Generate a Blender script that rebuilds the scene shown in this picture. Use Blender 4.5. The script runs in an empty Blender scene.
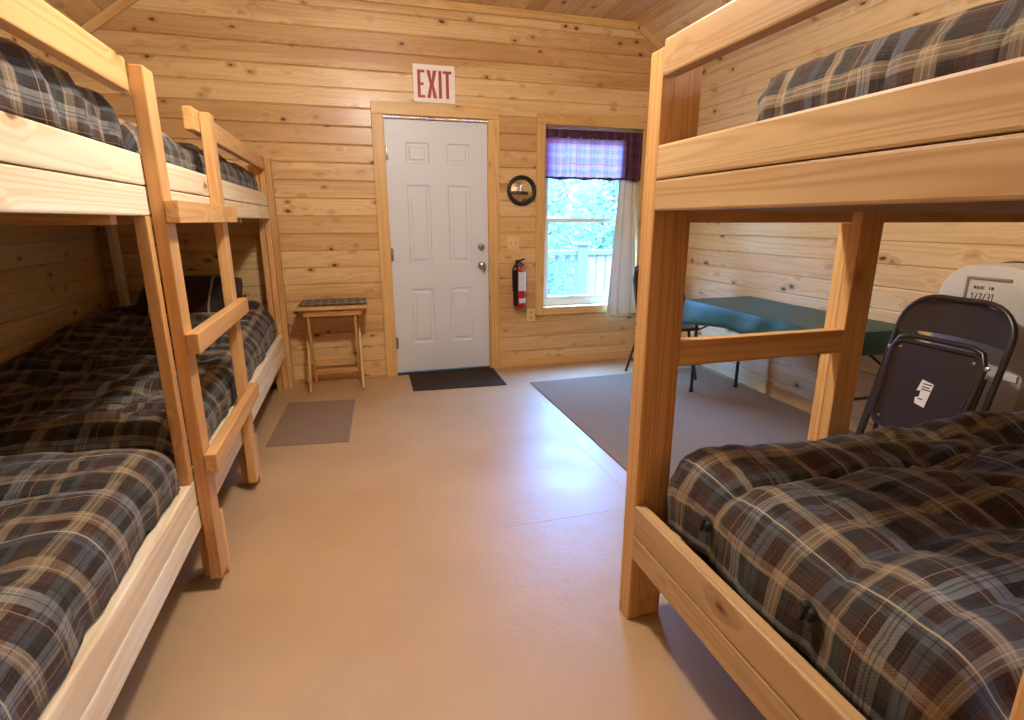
import bpy, bmesh, math, random
from mathutils import Vector, Matrix, noise
PI = math.pi
sc = bpy.context.scene
COL = sc.collection
rnd = random.Random(7)

# ------------------------------------------------------------------ measures (metres)
H_CAM, FPX, PITCH, YAW = 1.2892, 534.45, 0.2551, 0.2817
D = 4.514            # back wall
XW = -1.72           # left wall
XR = 2.97            # right wall
YN = -1.30           # wall behind the camera
HC = 2.88            # ceiling height
XL = -0.577          # rail plane of the left bunks
RB = 0.786           # end plane of the right bunk
PITCHB = 0.131       # height of one wall board

# ------------------------------------------------------------------ material helpers
def new_mat(name):
    m = bpy.data.materials.new(name); m.use_nodes = True
    nt = m.node_tree
    for n in list(nt.nodes): nt.nodes.remove(n)
    out = nt.nodes.new('ShaderNodeOutputMaterial')
    return m, nt, out

class G:
    """small node graph writer"""
    def __init__(s, nt): s.nt = nt
    def n(s, t, **kw):
        x = s.nt.nodes.new(t)
        for k, v in kw.items(): setattr(x, k, v)
        return x
    def put(s, sock, v):
        if hasattr(v, 'is_linked') or hasattr(v, 'links'): s.nt.links.new(v, sock)
        else:
            if isinstance(v, (tuple, list)) and len(v) == 3 and sock.type == 'RGBA': v = (*v, 1)
            sock.default_value = v
    def math(s, op, a, b=0.0, c=0.0, clamp=False):
        x = s.n('ShaderNodeMath', operation=op); x.use_clamp = clamp
        s.put(x.inputs[0], a); s.put(x.inputs[1], b)
        if op in ('MULTIPLY_ADD', 'SMOOTH_MIN', 'WRAP', 'COMPARE'): s.put(x.inputs[2], c)
        return x.outputs[0]
    def vmul(s, a, b):
        x = s.n('ShaderNodeVectorMath', operation='MULTIPLY'); s.put(x.inputs[0], a); s.put(x.inputs[1], b); return x.outputs[0]
    def vadd(s, a, b):
        x = s.n('ShaderNodeVectorMath', operation='ADD'); s.put(x.inputs[0], a); s.put(x.inputs[1], b); return x.outputs[0]
    def noise(s, vec, scale=1, detail=3, rough=.5, dist=0, col=False):
        x = s.n('ShaderNodeTexNoise'); s.put(x.inputs['Vector'], vec)
        x.inputs['Scale'].default_value = scale; x.inputs['Detail'].default_value = detail
        x.inputs['Roughness'].default_value = rough; x.inputs['Distortion'].default_value = dist
        return x.outputs['Color' if col else 'Fac']
    def rng(s, v, a, b, c=0.0, d=1.0, smooth=False):
        x = s.n('ShaderNodeMapRange'); x.clamp = True
        if smooth: x.interpolation_type = 'SMOOTHSTEP'
        s.put(x.inputs[0], v); x.inputs[1].default_value = a; x.inputs[2].default_value = b
        x.inputs[3].default_value = c; x.inputs[4].default_value = d
        return x.outputs[0]
    def mix(s, f, a, b, mode='MIX'):
        x = s.n('ShaderNodeMix', data_type='RGBA', blend_type=mode)
        s.put(x.inputs[0], f); s.put(x.inputs[6], a); s.put(x.inputs[7], b); return x.outputs[2]
    def ramp(s, f, stops, const=False):
        x = s.n('ShaderNodeValToRGB'); r = x.color_ramp
        r.interpolation = 'CONSTANT' if const else 'LINEAR'
        r.elements.remove(r.elements[1])
        r.elements[0].position = stops[0][0]; r.elements[0].color = (*stops[0][1], 1)
        for p, c in stops[1:]:
            e = r.elements.new(p); e.color = (*c, 1)
        s.put(x.inputs[0], f); return x.outputs[0]
    def attr(s, name): return s.n('ShaderNodeAttribute', attribute_name=name)
    def bump(s, h, strength=.3, dist=.01):
        x = s.n('ShaderNodeBump'); x.inputs['Strength'].default_value = strength
        x.inputs['Distance'].default_value = dist; s.put(x.inputs['Height'], h); return x.outputs[0]
    def bsdf(s, out, col, rough=.5, spec=.5, normal=None, metal=0, coat=0, coat_rough=.1, trans=0):
        b = s.n('ShaderNodeBsdfPrincipled'); s.put(b.inputs['Base Color'], col)
        s.put(b.inputs['Roughness'], rough); s.put(b.inputs['Specular IOR Level'], spec); s.put(b.inputs['Metallic'], metal)
        b.inputs['Coat Weight'].default_value = coat; b.inputs['Coat Roughness'].default_value = coat_rough
        b.inputs['Transmission Weight'].default_value = trans
        if normal is not None: s.put(b.inputs['Normal'], normal)
        s.nt.links.new(b.outputs[0], out.inputs[0]); return b

def srgb(r, g, b):
    f = lambda c: c / 12.92 if c <= .04045 else ((c + .055) / 1.055) ** 2.4
    return (f(r / 255), f(g / 255), f(b / 255))

def wood(name, pale, mid, dark, knot=srgb(70, 38, 18), rough=.42, knots=.5, streak=.35, vary=.25, coat=0.0, kscale=1.0, wane=0):
    """knotty pine; attribute gp = (along the grain, across, across), pid = random number of the board"""
    m, nt, out = new_mat(name); g = G(nt)
    gp = g.attr('gp').outputs['Vector']; pid = g.attr('pid').outputs['Fac']
    # knots
    kp = g.vmul(gp, (5.0 * kscale, 8.6 * kscale, 8.6 * kscale))
    kp = g.vadd(kp, g.vmul(g.noise(g.vmul(gp, (14, 26, 26)), 1, 2, col=True), (.22, .16, .16)))
    vor = g.n('ShaderNodeTexVoronoi', feature='F1'); g.put(vor.inputs['Vector'], kp); vor.inputs['Scale'].default_value = 1.0
    vor.inputs['Randomness'].default_value = 1.0
    kd = vor.outputs['Distance']
    kpres = g.math('FRACT', g.math('MULTIPLY', g.n_sep(vor.outputs['Color']), 7.31)) if hasattr(g, 'n_sep') else 0.0
    halo = g.math('MULTIPLY', g.rng(kd, .0, .5, 1, 0, True), g.math('LESS_THAN', kpres, knots))
    core = g.math('MULTIPLY', g.rng(kd, .07, .15, 1, 0, True), g.math('LESS_THAN', kpres, knots))
    ring = g.math('MULTIPLY', g.rng(kd, .13, .34, 1, 0, True), g.math('LESS_THAN', kpres, knots))
    # growth rings, bent round the knots
    w = g.vmul(gp, (.30, 9, 9))
    n1 = g.noise(w, 1.0, 2, .5, .3)
    ph = g.math('ADD', g.math('MULTIPLY', n1, 75.0), g.math('MULTIPLY', halo, 9.0))
    rings = g.math('MULTIPLY_ADD', g.math('SINE', ph), .5, .5)
    rings = g.math('POWER', rings, 2.0)
    fine = g.noise(g.vmul(gp, (3, 160, 160)), 1, 2, .6)
    big = g.noise(g.vmul(gp, (.45, 5, 5)), 1, 3, .55, .4)
    col = g.mix(g.math('MULTIPLY', rings, .75), pale, mid)
    col = g.mix(g.rng(big, .46, .72, 0, streak * 1.5), col, dark)
    col = g.mix(g.math('MULTIPLY', g.math('MULTIPLY', rings, g.rng(big, .4, .65)), .45), col, dark)
    col = g.mix(g.rng(fine, .35, .8, 0, .22), col, mid)
    # board to board
    r1 = g.math('FRACT', g.math('MULTIPLY', pid, 17.13)); r2 = g.math('FRACT', g.math('MULTIPLY', pid, 41.7))
    col = g.mix(g.math('MULTIPLY', g.math('POWER', r1, 2.2), vary * 2), col, dark)
    col = g.mix(g.math('MULTIPLY', r2, vary), col, pale)
    col = g.mix(g.math('MULTIPLY', ring, .55), col, dark)
    col = g.mix(g.math('MULTIPLY', core, .92), col, knot)
    if wane:
        rel = g.attr('rel').outputs['Fac']
        wn_ = g.noise(g.vmul(gp, (1.1, .01, 1)), 1, 4, .6); wf = g.noise(g.vmul(gp, (7, 60, 3)), 1, 3, .6)
        edge = g.math('ADD', g.math('ADD', rel, g.math('MULTIPLY', wf, .16)), g.math('MULTIPLY', g.rng(wn_, .5, .75, 1, 0), .35))
        col = g.mix(g.rng(edge, .13, .26, wane, 0, True), col, tuple(x * .5 for x in dark))
    bmp = g.bump(g.math('ADD', g.math('MULTIPLY', fine, .35), g.math('MULTIPLY', rings, .15)), .18, .003)
    g.bsdf(out, col, rough, .45, bmp, coat=coat, coat_rough=.22)
    return m
def _sep(self, c):
    x = self.n('ShaderNodeSeparateColor'); self.put(x.inputs[0], c); return x.outputs[0]
G.n_sep = _sep

def flat(name, col, rough=.5, metal=0, spec=.5, nscale=0, namt=.08, bump=0, bscale=200, coat=0):
    m, nt, out = new_mat(name); g = G(nt)
    tc = g.n('ShaderNodeTexCoord').outputs['Object']
    c = col
    if nscale:
        c = g.mix(g.rng(g.noise(tc, nscale, 3), .3, .7, 0, 1), tuple(x * (1 - namt) for x in col), tuple(min(1, x * (1 + namt)) for x in col))
    nrm = g.bump(g.noise(tc, bscale, 2), bump, .002) if bump else None
    g.bsdf(out, c, rough, spec, nrm, metal, coat=coat)
    return m

M = {}
M['wall_r'] = wood('pine_side_wall_boards', srgb(230, 202, 156), srgb(218, 184, 134), srgb(190, 146, 94), rough=.40, knots=.75, streak=.2, vary=.10, coat=.15, knot=srgb(70, 40, 22), wane=.3)
M['wall'] = wood('pine_wall_boards', srgb(226, 192, 140), srgb(210, 168, 112), srgb(176, 124, 70), rough=.38, knots=.9, streak=.6, vary=.34, coat=.15, knot=srgb(58, 30, 14), wane=.9, kscale=1.2)
M['ceil'] = wood('pine_ceiling_boards', srgb(236, 204, 152), srgb(218, 180, 124), srgb(178, 128, 78), rough=.45, knots=.45, streak=.5, vary=.4, wane=.8)
M['rail'] = wood('raw_pine_rails', srgb(242, 230, 206), srgb(232, 212, 176), srgb(204, 166, 116), rough=.5, knots=.35, streak=.35, vary=.15, knot=srgb(110, 66, 34))
M['stile'] = wood('varnished_fir_posts', srgb(224, 178, 120), srgb(204, 152, 92), srgb(170, 112, 60), rough=.40, knots=.3, streak=.4, vary=.2, coat=.1)
M['rrail'] = wood('varnished_pine_rails', srgb(206, 174, 130), srgb(184, 146, 100), srgb(148, 104, 62), rough=.42, knots=.35, streak=.45, vary=.15, coat=.1)
M['trimw'] = wood('pine_trim', srgb(222, 182, 122), srgb(208, 162, 98), srgb(182, 126, 66), rough=.42, knots=.25, streak=.3, vary=.1)
M['tray'] = wood('tray_table_wood', srgb(214, 168, 108), srgb(196, 142, 82), srgb(160, 104, 54), rough=.45, knots=.15, streak=.4, vary=.2)

def plaid(name, uramp, vramp, thin, period=.52, dim=1.0, rough=.85, sheen=True, translucent=0):
    m, nt, out = new_mat(name); g = G(nt)
    uv = g.n('ShaderNodeUVMap', uv_map='UVMap').outputs[0]
    tc = g.n('ShaderNodeSeparateXYZ'); g.put(tc.inputs[0], uv)
    u = g.math('FRACT', g.math('DIVIDE', tc.outputs[0], period)); v = g.math('FRACT', g.math('DIVIDE', tc.outputs[1], period * 1.12))
    cu = g.ramp(u, uramp, True); cv = g.ramp(v, vramp, True)
    # yarn to yarn variation, twill, and patches where warp or weft dominates
    yu = g.noise(g.vmul(uv, (260, 7, 1)), 1, 2, .6); yv = g.noise(g.vmul(uv, (7, 260, 1)), 1, 2, .6)
    cu = g.mix(g.rng(yu, .40, .72, 0, .26), cu, (.22, .18, .14)); cu = g.mix(g.rng(yu, .25, .5, .5, 0), cu, (.008, .007, .007))
    cv = g.mix(g.rng(yv, .40, .72, 0, .26), cv, (.22, .18, .14)); cv = g.mix(g.rng(yv, .25, .5, .5, 0), cv, (.008, .007, .007))
    wv = g.noise(uv, 520, 1, .5)
    pat = g.math('MULTIPLY_ADD', g.math('FRACT', g.math('MULTIPLY', g.math('ADD', tc.outputs[0], tc.outputs[1]), 120)), .22, .28)
    pa = g.math('GREATER_THAN', g.math('FRACT', g.math('MULTIPLY', tc.outputs[0], 6.1 / period * .4)), .55)
    pb = g.math('GREATER_THAN', g.math('FRACT', g.math('MULTIPLY', tc.outputs[1], 5.3 / period * .4)), .5)
    pat = g.math('ADD', pat, g.math('MULTIPLY', g.math('ABSOLUTE', g.math('SUBTRACT', pa, pb)), .28))
    col = g.mix(pat, cu, cv)
    for src, at, w, c, f in thin:
        s_ = u if src == 'u' else v
        ln = g.math('COMPARE', s_, at, w)
        col = g.mix(g.math('MULTIPLY', ln, f), col, c)
    col = g.mix(g.rng(wv, .3, .7, 0, .25), col, (0.01, 0.01, 0.012))
    bm = g.bump(g.noise(uv, 900, 1), .15, .001)
    b = g.bsdf(out, col, rough, .15, bm)
    if sheen:
        b.inputs['Sheen Weight'].default_value = .12; b.inputs['Sheen Roughness'].default_value = .4
    if translucent:
        t = g.n('ShaderNodeBsdfTranslucent'); g.put(t.inputs[0], col)
        mx = g.n('ShaderNodeMixShader'); mx.inputs[0].default_value = translucent
        nt.links.new(b.outputs[0], mx.inputs[1]); nt.links.new(t.outputs[0], mx.inputs[2]); nt.links.new(mx.outputs[0], out.inputs[0])
    return m
BR, CH, SL, BE, LG, BK, GN = srgb(66, 40, 31), srgb(42, 39, 40), srgb(82, 89, 99), srgb(146, 126, 102), srgb(136, 137, 137), srgb(18, 16, 17), srgb(50, 53, 49)
UR = [(0, BR), (.10, CH), (.17, BE), (.27, BR), (.36, SL), (.46, BK), (.53, LG), (.62, BR), (.72, GN), (.80, BE), (.86, CH), (.94, SL)]
VR = [(0, CH), (.09, SL), (.20, BR), (.30, BE), (.38, CH), (.50, BR), (.58, LG), (.68, BK), (.76, GN), (.86, BE), (.93, BR)]
CREAM = srgb(196, 180, 148)
TH = [('u', .20, .0042, CREAM, .28), ('u', .235, .0042, CREAM, .28), ('u', .41, .004, BK, .55), ('u', .57, .004, BK, .55), ('u', .595, .004, BK, .55), ('u', .82, .0042, CREAM, .28), ('u', .68, .003, CREAM, .35),
      ('v', .33, .0042, CREAM, .28), ('v', .36, .003, CREAM, .35), ('v', .13, .004, BK, .55), ('v', .16, .005, CREAM, .7), ('v', .63, .004, BK, .55), ('v', .88, .0042, CREAM, .28), ('v', .54, .003, CREAM, .35)]
M['plaid'] = plaid('brown_grey_plaid_cloth', UR, VR, TH, .37)
MR, NV = srgb(70, 26, 34), srgb(34, 32, 48)
M['plaid_dark'] = plaid('maroon_plaid_cloth', [(0, MR), (.3, NV), (.55, BK), (.75, MR)], [(0, NV), (.35, MR), (.7, BK)], [('u', .4, .02, CREAM, .7), ('v', .5, .02, CREAM, .7)], .35)
M['runner'] = plaid('grey_plaid_cloth', [(0, srgb(90, 84, 80)), (.3, srgb(130, 124, 118)), (.6, srgb(70, 64, 62))], [(0, srgb(110, 104, 100)), (.4, srgb(64, 60, 60)), (.7, srgb(140, 132, 120))], [('u', .5, .03, CREAM, .5)], .06)
PK, BL, LV = srgb(232, 140, 172), srgb(160, 140, 206), srgb(214, 164, 200)
M['valance'] = plaid('pink_blue_plaid_cotton', [(0, LV), (.22, PK), (.34, BL), (.60, LV), (.72, BL), (.86, PK)], [(0, BL), (.2, LV), (.42, PK), (.55, BL), (.8, LV)],
                     [('u', .28, .02, srgb(150, 60, 100), .5), ('v', .48, .02, srgb(150, 60, 100), .5)], .15, sheen=False, translucent=.5)
M['valance_hem'] = plaid('maroon_plaid_cotton', [(0, srgb(70, 34, 60)), (.4, srgb(96, 40, 64)), (.7, srgb(60, 34, 66))], [(0, srgb(60, 30, 56)), (.5, srgb(92, 40, 70))], [('u', .5, .02, srgb(150, 120, 160), .4)], .10, sheen=False)
def curtain_mat():
    m, nt, out = new_mat('white_curtain_cotton'); g = G(nt)
    tc = g.n('ShaderNodeTexCoord').outputs['Object']
    c = g.mix(g.rng(g.noise(tc, 300, 1), .3, .7), srgb(206, 200, 182), srgb(218, 212, 196))
    d = g.n('ShaderNodeBsdfDiffuse'); g.put(d.inputs[0], c); t = g.n('ShaderNodeBsdfTranslucent'); g.put(t.inputs[0], c)
    mx = g.n('ShaderNodeMixShader'); mx.inputs[0].default_value = .02
    nt.links.new(d.outputs[0], mx.inputs[1]); nt.links.new(t.outputs[0], mx.inputs[2]); nt.links.new(mx.outputs[0], out.inputs[0])
    return m
M['curtain'] = curtain_mat()

def floor_mat():
    m, nt, out = new_mat('painted_plywood_floor'); g = G(nt)
    tc = g.n('ShaderNodeTexCoord').outputs['Object']
    sp = g.n('ShaderNodeSeparateXYZ'); g.put(sp.inputs[0], tc)
    a, b = srgb(183, 151, 114), srgb(173, 141, 104)
    col = g.mix(g.rng(g.noise(tc, 1.6, 4), .35, .65), a, b)
    # scuffs with a shape of their own
    sc_ = g.noise(g.vmul(tc, (9, 26, 1)), 1, 4, .7)
    col = g.mix(g.rng(sc_, .80, .88, 0, .2), col, srgb(150, 108, 70))
    spk = g.n('ShaderNodeTexVoronoi'); g.put(spk.inputs['Vector'], tc); spk.inputs['Scale'].default_value = 3.1
    col = g.mix(g.rng(spk.outputs['Distance'], .010, .016, .6, 0), col, srgb(70, 52, 40))
    # joints between the plywood sheets
    jx = g.math('ABSOLUTE', g.math('ADD', sp.outputs[0], -1.198))
    jy = g.math('PINGPONG', g.math('ADD', sp.outputs[1], -1.985 + 24.4), 1.22)
    wob = g.math('MULTIPLY', g.math('ADD', g.noise(tc, 60, 2), -.5), .002)
    j = g.math('MINIMUM', g.math('ADD', jx, wob), g.math('ADD', jy, wob))
    line = g.math('MULTIPLY', g.rng(j, .0008, .0032, 1, 0, True), g.rng(sp.outputs[0], .45, .8, .25, 1))
    col = g.mix(g.math('MULTIPLY', line, .45), col, srgb(120, 86, 56))
    peel = g.noise(tc, 55, 3, .55)
    wave = g.noise(tc, 9, 2)
    h = g.math('ADD', g.math('MULTIPLY', peel, .6), g.math('ADD', g.math('MULTIPLY', wave, 1.2), g.math('MULTIPLY', line, -1.0)))
    nrm = g.bump(h, .34, .004)
    rg = g.rng(g.noise(tc, 5, 4), .3, .7, .42, .50)
    g.bsdf(out, col, rg, .72, nrm)
    return m
M['floor'] = floor_mat()
def carpet(name, col, amt=.25, scale=260):
    m, nt, out = new_mat(name); g = G(nt)
    tc = g.n('ShaderNodeTexCoord').outputs['Object']
    n1 = g.noise(tc, scale, 2, .7); n2 = g.noise(tc, 6, 3)
    c = g.mix(g.rng(n1, .3, .7), tuple(x * (1 - amt) for x in col), tuple(min(1, x * (1 + amt)) for x in col))
    c = g.mix(g.rng(n2, .35, .65, 0, .15), c, tuple(x * .7 for x in col))
    g.bsdf(out, c, .95, .1, g.bump(n1, .8, .004)); return m
M['rug'] = carpet('grey_carpet', srgb(136, 115, 96))
M['mat_grey'] = carpet('grey_mat_pile', srgb(140, 116, 96), .15)
M['mat_black'] = carpet('dark_door_mat', srgb(60, 50, 44), .4, 160)
M['door'] = flat('white_door_paint', srgb(214, 218, 228), .42, bump=.05, bscale=300)
M['vinyl'] = flat('white_vinyl', srgb(238, 240, 244), .35)
M['metal'] = flat('satin_nickel', srgb(170, 166, 160), .28, 1)
M['brass'] = flat('hinge_steel', srgb(150, 142, 130), .35, 1)
M['black'] = flat('black_plastic', srgb(24, 22, 22), .45)
M['blackmetal'] = flat('black_painted_steel', srgb(34, 30, 28), .38)
M['brownmetal'] = flat('brown_painted_steel', srgb(40, 24, 20), .42, nscale=40, namt=.05)
M['brownframe'] = flat('dark_brown_tube', srgb(44, 34, 30), .32)
M['steel'] = flat('bare_steel', srgb(190, 188, 182), .3, 1)
M['paper'] = flat('white_paper', srgb(232, 224, 208), .7)
M['ink'] = flat('black_ink', srgb(40, 36, 34), .7)
M['signwhite'] = flat('sign_white', srgb(240, 226, 218), .35)
M['signred'] = flat('sign_red', srgb(158, 26, 36), .4)
M['red'] = flat('extinguisher_red', srgb(170, 26, 30), .3)
M['silver'] = flat('label_silver', srgb(206, 204, 208), .4)
M['ivory'] = flat('ivory_plastic', srgb(226, 192, 138), .4)
M['plastic'] = flat('pale_grey_plastic', srgb(206, 200, 192), .45, nscale=8, namt=.03, bump=.08, bscale=500)
M['plasticdark'] = flat('grey_plastic', srgb(140, 132, 122), .5)
M['cloth_green'] = flat('green_vinyl_cloth', srgb(26, 66, 46), .45, nscale=30, namt=.12)
M['tabletop'] = flat('table_board', srgb(70, 62, 54), .5)
M['platform'] = wood('bed_platform_plywood', srgb(150, 104, 62), srgb(128, 84, 48), srgb(100, 62, 34), rough=.6, knots=.2)
M['tuft'] = flat('black_tuft_tape', srgb(28, 28, 32), .6)
M['deckrail'] = flat('lilac_grey_deck_paint', srgb(84, 78, 98), .6, nscale=20)
M['deckplank'] = flat('pink_beige_planks', srgb(116, 98, 102), .6, nscale=20)
M['deck'] = flat('deck_boards', srgb(100, 92, 86), .7, nscale=6)
M['grass'] = carpet('lawn', srgb(104, 120, 76), .3, 30)
M['bark'] = flat('bark', srgb(116, 98, 84), .9, nscale=12, namt=.2)
M['lamp_white'] = flat('lamp_enamel', srgb(235, 232, 225), .4)
def leaf_mat(name, c1, c2):
    m, nt, out = new_mat(name); g = G(nt)
    tc = g.n('ShaderNodeTexCoord').outputs['Object']
    c = g.mix(g.rng(g.noise(tc, 3, 2), .3, .7), c1, c2)
    d = g.n('ShaderNodeBsdfDiffuse'); g.put(d.inputs[0], c); t = g.n('ShaderNodeBsdfTranslucent'); g.put(t.inputs[0], c)
    mx = g.n('ShaderNodeMixShader'); mx.inputs[0].default_value = .45
    nt.links.new(d.outputs[0], mx.inputs[1]); nt.links.new(t.outputs[0], mx.inputs[2]); nt.links.new(mx.outputs[0], out.inputs[0])
    return m
M['leaf_a'] = leaf_mat('leaves_pale', srgb(104, 118, 88), srgb(136, 140, 104))
M['leaf_b'] = leaf_mat('leaves_green', srgb(54, 88, 72), srgb(80, 106, 88))
def glass_mat():
    m, nt, out = new_mat('window_glass'); g = G(nt)
    t = g.n('ShaderNodeBsdfTransparent'); gl = g.n('ShaderNodeBsdfGlossy'); gl.inputs['Roughness'].default_value = .02
    fr = g.n('ShaderNodeFresnel'); fr.inputs[0].default_value = 1.45
    mx = g.n('ShaderNodeMixShader'); nt.links.new(fr.outputs[0], mx.inputs[0])
    nt.links.new(t.outputs[0], mx.inputs[1]); nt.links.new(gl.outputs[0], mx.inputs[2]); nt.links.new(mx.outputs[0], out.inputs[0])
    return m
M['glass'] = glass_mat()
M['mirror'] = flat('mirror_glass', (.8, .8, .8), .03, 1)
def emis(name, col, st):
    m, nt, out = new_mat(name); g = G(nt)
    e = g.n('ShaderNodeEmission'); g.put(e.inputs[0], col); e.inputs[1].default_value = st
    nt.links.new(e.outputs[0], out.inputs[0]); return m

# ------------------------------------------------------------------ mesh helpers
class MB:
    def __init__(s): s.v = []; s.f = []; s.gp = []; s.pid = []; s.rel = []; s.uv = None; s.smooth = False
    def add(s, vs, fs, gps=None, pid=0.0, rel=None):
        s.rel += rel if rel else [.5] * len(vs)
        o = len(s.v); s.v += [tuple(v) for v in vs]; s.f += [tuple(i + o for i in f) for f in fs]
        s.gp += gps if gps else [tuple(v) for v in vs]; s.pid += [pid] * len(vs)
        return s
    def box(s, x0, x1, y0, y1, z0, z1, axis='x', bev=.004):
        bm = bmesh.new(); bmesh.ops.create_cube(bm, size=1)
        for v in bm.verts: v.co = Vector(((x0 + x1) / 2 + v.co.x * (x1 - x0), (y0 + y1) / 2 + v.co.y * (y1 - y0), (z0 + z1) / 2 + v.co.z * (z1 - z0)))
        if bev > 0: bmesh.ops.bevel(bm, geom=bm.edges[:], offset=min(bev, .45 * min(x1 - x0, y1 - y0, z1 - z0)), segments=2, affect='EDGES', profile=.6)
        s.bm(bm, axis); return s
    def bm(s, bm, axis='x', mat=None):
        bm.verts.index_update()
        off = (rnd.uniform(0, 40), rnd.uniform(0, 40), rnd.uniform(0, 40))
        vs = [(mat @ v.co) if mat else v.co.copy() for v in bm.verts]
        ax = 'xyz'.index(axis); oth = [i for i in range(3) if i != ax]
        gps = [(v.co[ax] + off[0], v.co[oth[0]] + off[1], v.co[oth[1]] + off[2]) for v in bm.verts]
        s.add(vs, [[v.index for v in f.verts] for f in bm.faces], gps, rnd.random()); bm.free(); return s
    def obox(s, p, q, w, t, up=(0, 0, 1), bev=.004):
        """lumber from p to q, width w along the direction nearest up, thickness t"""
        p, q = Vector(p), Vector(q); d = (q - p); L = d.length; d.normalize()
        upv = Vector(up); sd = d.cross(upv).normalized(); u2 = sd.cross(d).normalized()
        mt = Matrix((( d.x, sd.x, u2.x, (p.x + q.x) / 2), (d.y, sd.y, u2.y, (p.y + q.y) / 2), (d.z, sd.z, u2.z, (p.z + q.z) / 2), (0, 0, 0, 1)))
        bm = bmesh.new(); bmesh.ops.create_cube(bm, size=1)
        for v in bm.verts: v.co = Vector((v.co.x * L, v.co.y * t, v.co.z * w))
        if bev > 0: bmesh.ops.bevel(bm, geom=bm.edges[:], offset=min(bev, .45 * min(L, t, w)), segments=2, affect='EDGES', profile=.6)
        return s.bm(bm, 'x', mt)
    def tube(s, pts, r, n=10, close=False, taper=None):
        pts = [Vector(p) for p in pts]; N = len(pts); rings = []
        prev = None
        for i, p in enumerate(pts):
            if close: d = pts[(i + 1) % N] - pts[i - 1]
            else: d = pts[min(i + 1, N - 1)] - pts[max(i - 1, 0)]
            d.normalize()
            if prev is None:
                a = Vector((0, 0, 1)) if abs(d.z) < .9 else Vector((1, 0, 0))
                a = (a - d * a.dot(d)).normalized()
            else:
                a = (prev - d * prev.dot(d)).normalized()
            prev = a; b = d.cross(a)
            rr = r if taper is None else r * taper[i]
            rings.append([p + (a * math.cos(2 * PI * k / n) + b * math.sin(2 * PI * k / n)) * rr for k in range(n)])
        vs = [v for rg in rings for v in rg]; fs = []
        for i in range(N if close else N - 1):
            j = (i + 1) % N
            for k in range(n): fs.append((i * n + k, i * n + (k + 1) % n, j * n + (k + 1) % n, j * n + k))
        if not close: fs.append(tuple(range(n))[::-1]); fs.append(tuple((N - 1) * n + k for k in range(n)))
        s.smooth = True
        return s.add(vs, fs, None, rnd.random())
    def lathe(s, prof, origin, axis='z', n=24):
        """prof: (radius, height) pairs"""
        o = Vector(origin); vs = []; fs = []
        for r, h in prof:
            for k in range(n):
                c, q = r * math.cos(2 * PI * k / n), r * math.sin(2 * PI * k / n)
                vs.append(o + Vector({'z': (c, q, h), 'y': (c, h, -q), 'x': (h, c, q)}[axis]))
        for i in range(len(prof) - 1):
            for k in range(n): fs.append((i * n + k, i * n + (k + 1) % n, (i + 1) * n + (k + 1) % n, (i + 1) * n + k))
        fs.append(tuple(range(n))[::-1]); fs.append(tuple((len(prof) - 1) * n + k for k in range(n)))
        s.smooth = True
        return s.add(vs, fs)
    def prism(s, poly, depth, place):
        """poly in (a, b); place(a, b, c) gives the point, c from 0 to depth"""
        n = len(poly); vs = [place(a, b, 0) for a, b in poly] + [place(a, b, depth) for a, b in poly]
        fs = [tuple(range(n)), tuple(range(2 * n - 1, n - 1, -1))] + [(i, (i + 1) % n + 0, (i + 1) % n + n, i + n)[::-1] for i in range(n)]
        return s.add(vs, fs)

def obj(name, mb, mat, parent=None, local=False, sm=None, bevel=0):
    me = bpy.data.meshes.new(name)
    off = Vector(parent['_loc']) if (parent is not None and not local) else Vector((0, 0, 0))
    base = off
    me.from_pydata([tuple(Vector(v) - base) for v in mb.v], [], mb.f)
    bmx = bmesh.new(); bmx.from_mesh(me); bmesh.ops.recalc_face_normals(bmx, faces=bmx.faces[:]); bmx.to_mesh(me); bmx.free()
    a = me.attributes.new('gp', 'FLOAT_VECTOR', 'POINT'); a.data.foreach_set('vector', [c for g_ in mb.gp for c in g_])
    b = me.attributes.new('pid', 'FLOAT', 'POINT'); b.data.foreach_set('value', mb.pid)
    if mb.uv:
        ul = me.uv_layers.new(name='UVMap')
        for lp in me.loops: ul.data[lp.index].uv = mb.uv[lp.vertex_index]
    if len(mb.rel) == len(mb.v):
        c_ = me.attributes.new('rel', 'FLOAT', 'POINT'); c_.data.foreach_set('value', mb.rel)
    me.materials.append(mat)
    if (mb.smooth if sm is None else sm):
        for p in me.polygons: p.use_smooth = True
        me.set_sharp_from_angle(angle=math.radians(42))
    o = bpy.data.objects.new(name, me); COL.objects.link(o)
    if parent is not None: o.parent = parent
    o['_loc'] = tuple(off)
    return o
def sub(name, mb, mat, part, local=False, **kw):
    """a piece of a part: the part's own origin is its thing's"""
    return obj(name, mb, mat, part, local, **kw)
def tag(o, label, cat, group=None, kind=None):
    o['label'] = label; o['category'] = cat
    if group: o['group'] = group
    if kind: o['kind'] = kind
    return o
def thing(name, label, cat, loc, group=None, rot=None):
    o = bpy.data.objects.new(name, None); COL.objects.link(o); o.location = loc; o['_loc'] = tuple(loc)
    o.empty_display_size = .1
    if rot: o.rotation_euler = rot
    return tag(o, label, cat, group)
def solo(name, mb, mat, label, cat, loc, group=None, **kw):
    """a thing that is one mesh, its origin at its base"""
    mb.v = [tuple(Vector(v) - Vector(loc)) for v in mb.v]
    o = obj(name, mb, mat, None, **kw); o.location = loc; o['_loc'] = tuple(loc)
    return tag(o, label, cat, group)
def struct(name, mb, mat, parent=None, **kw):
    o = obj(name, mb, mat, parent, **kw)
    if parent is None: o['kind'] = 'structure'; o['_loc'] = (0, 0, 0)
    return o

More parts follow.
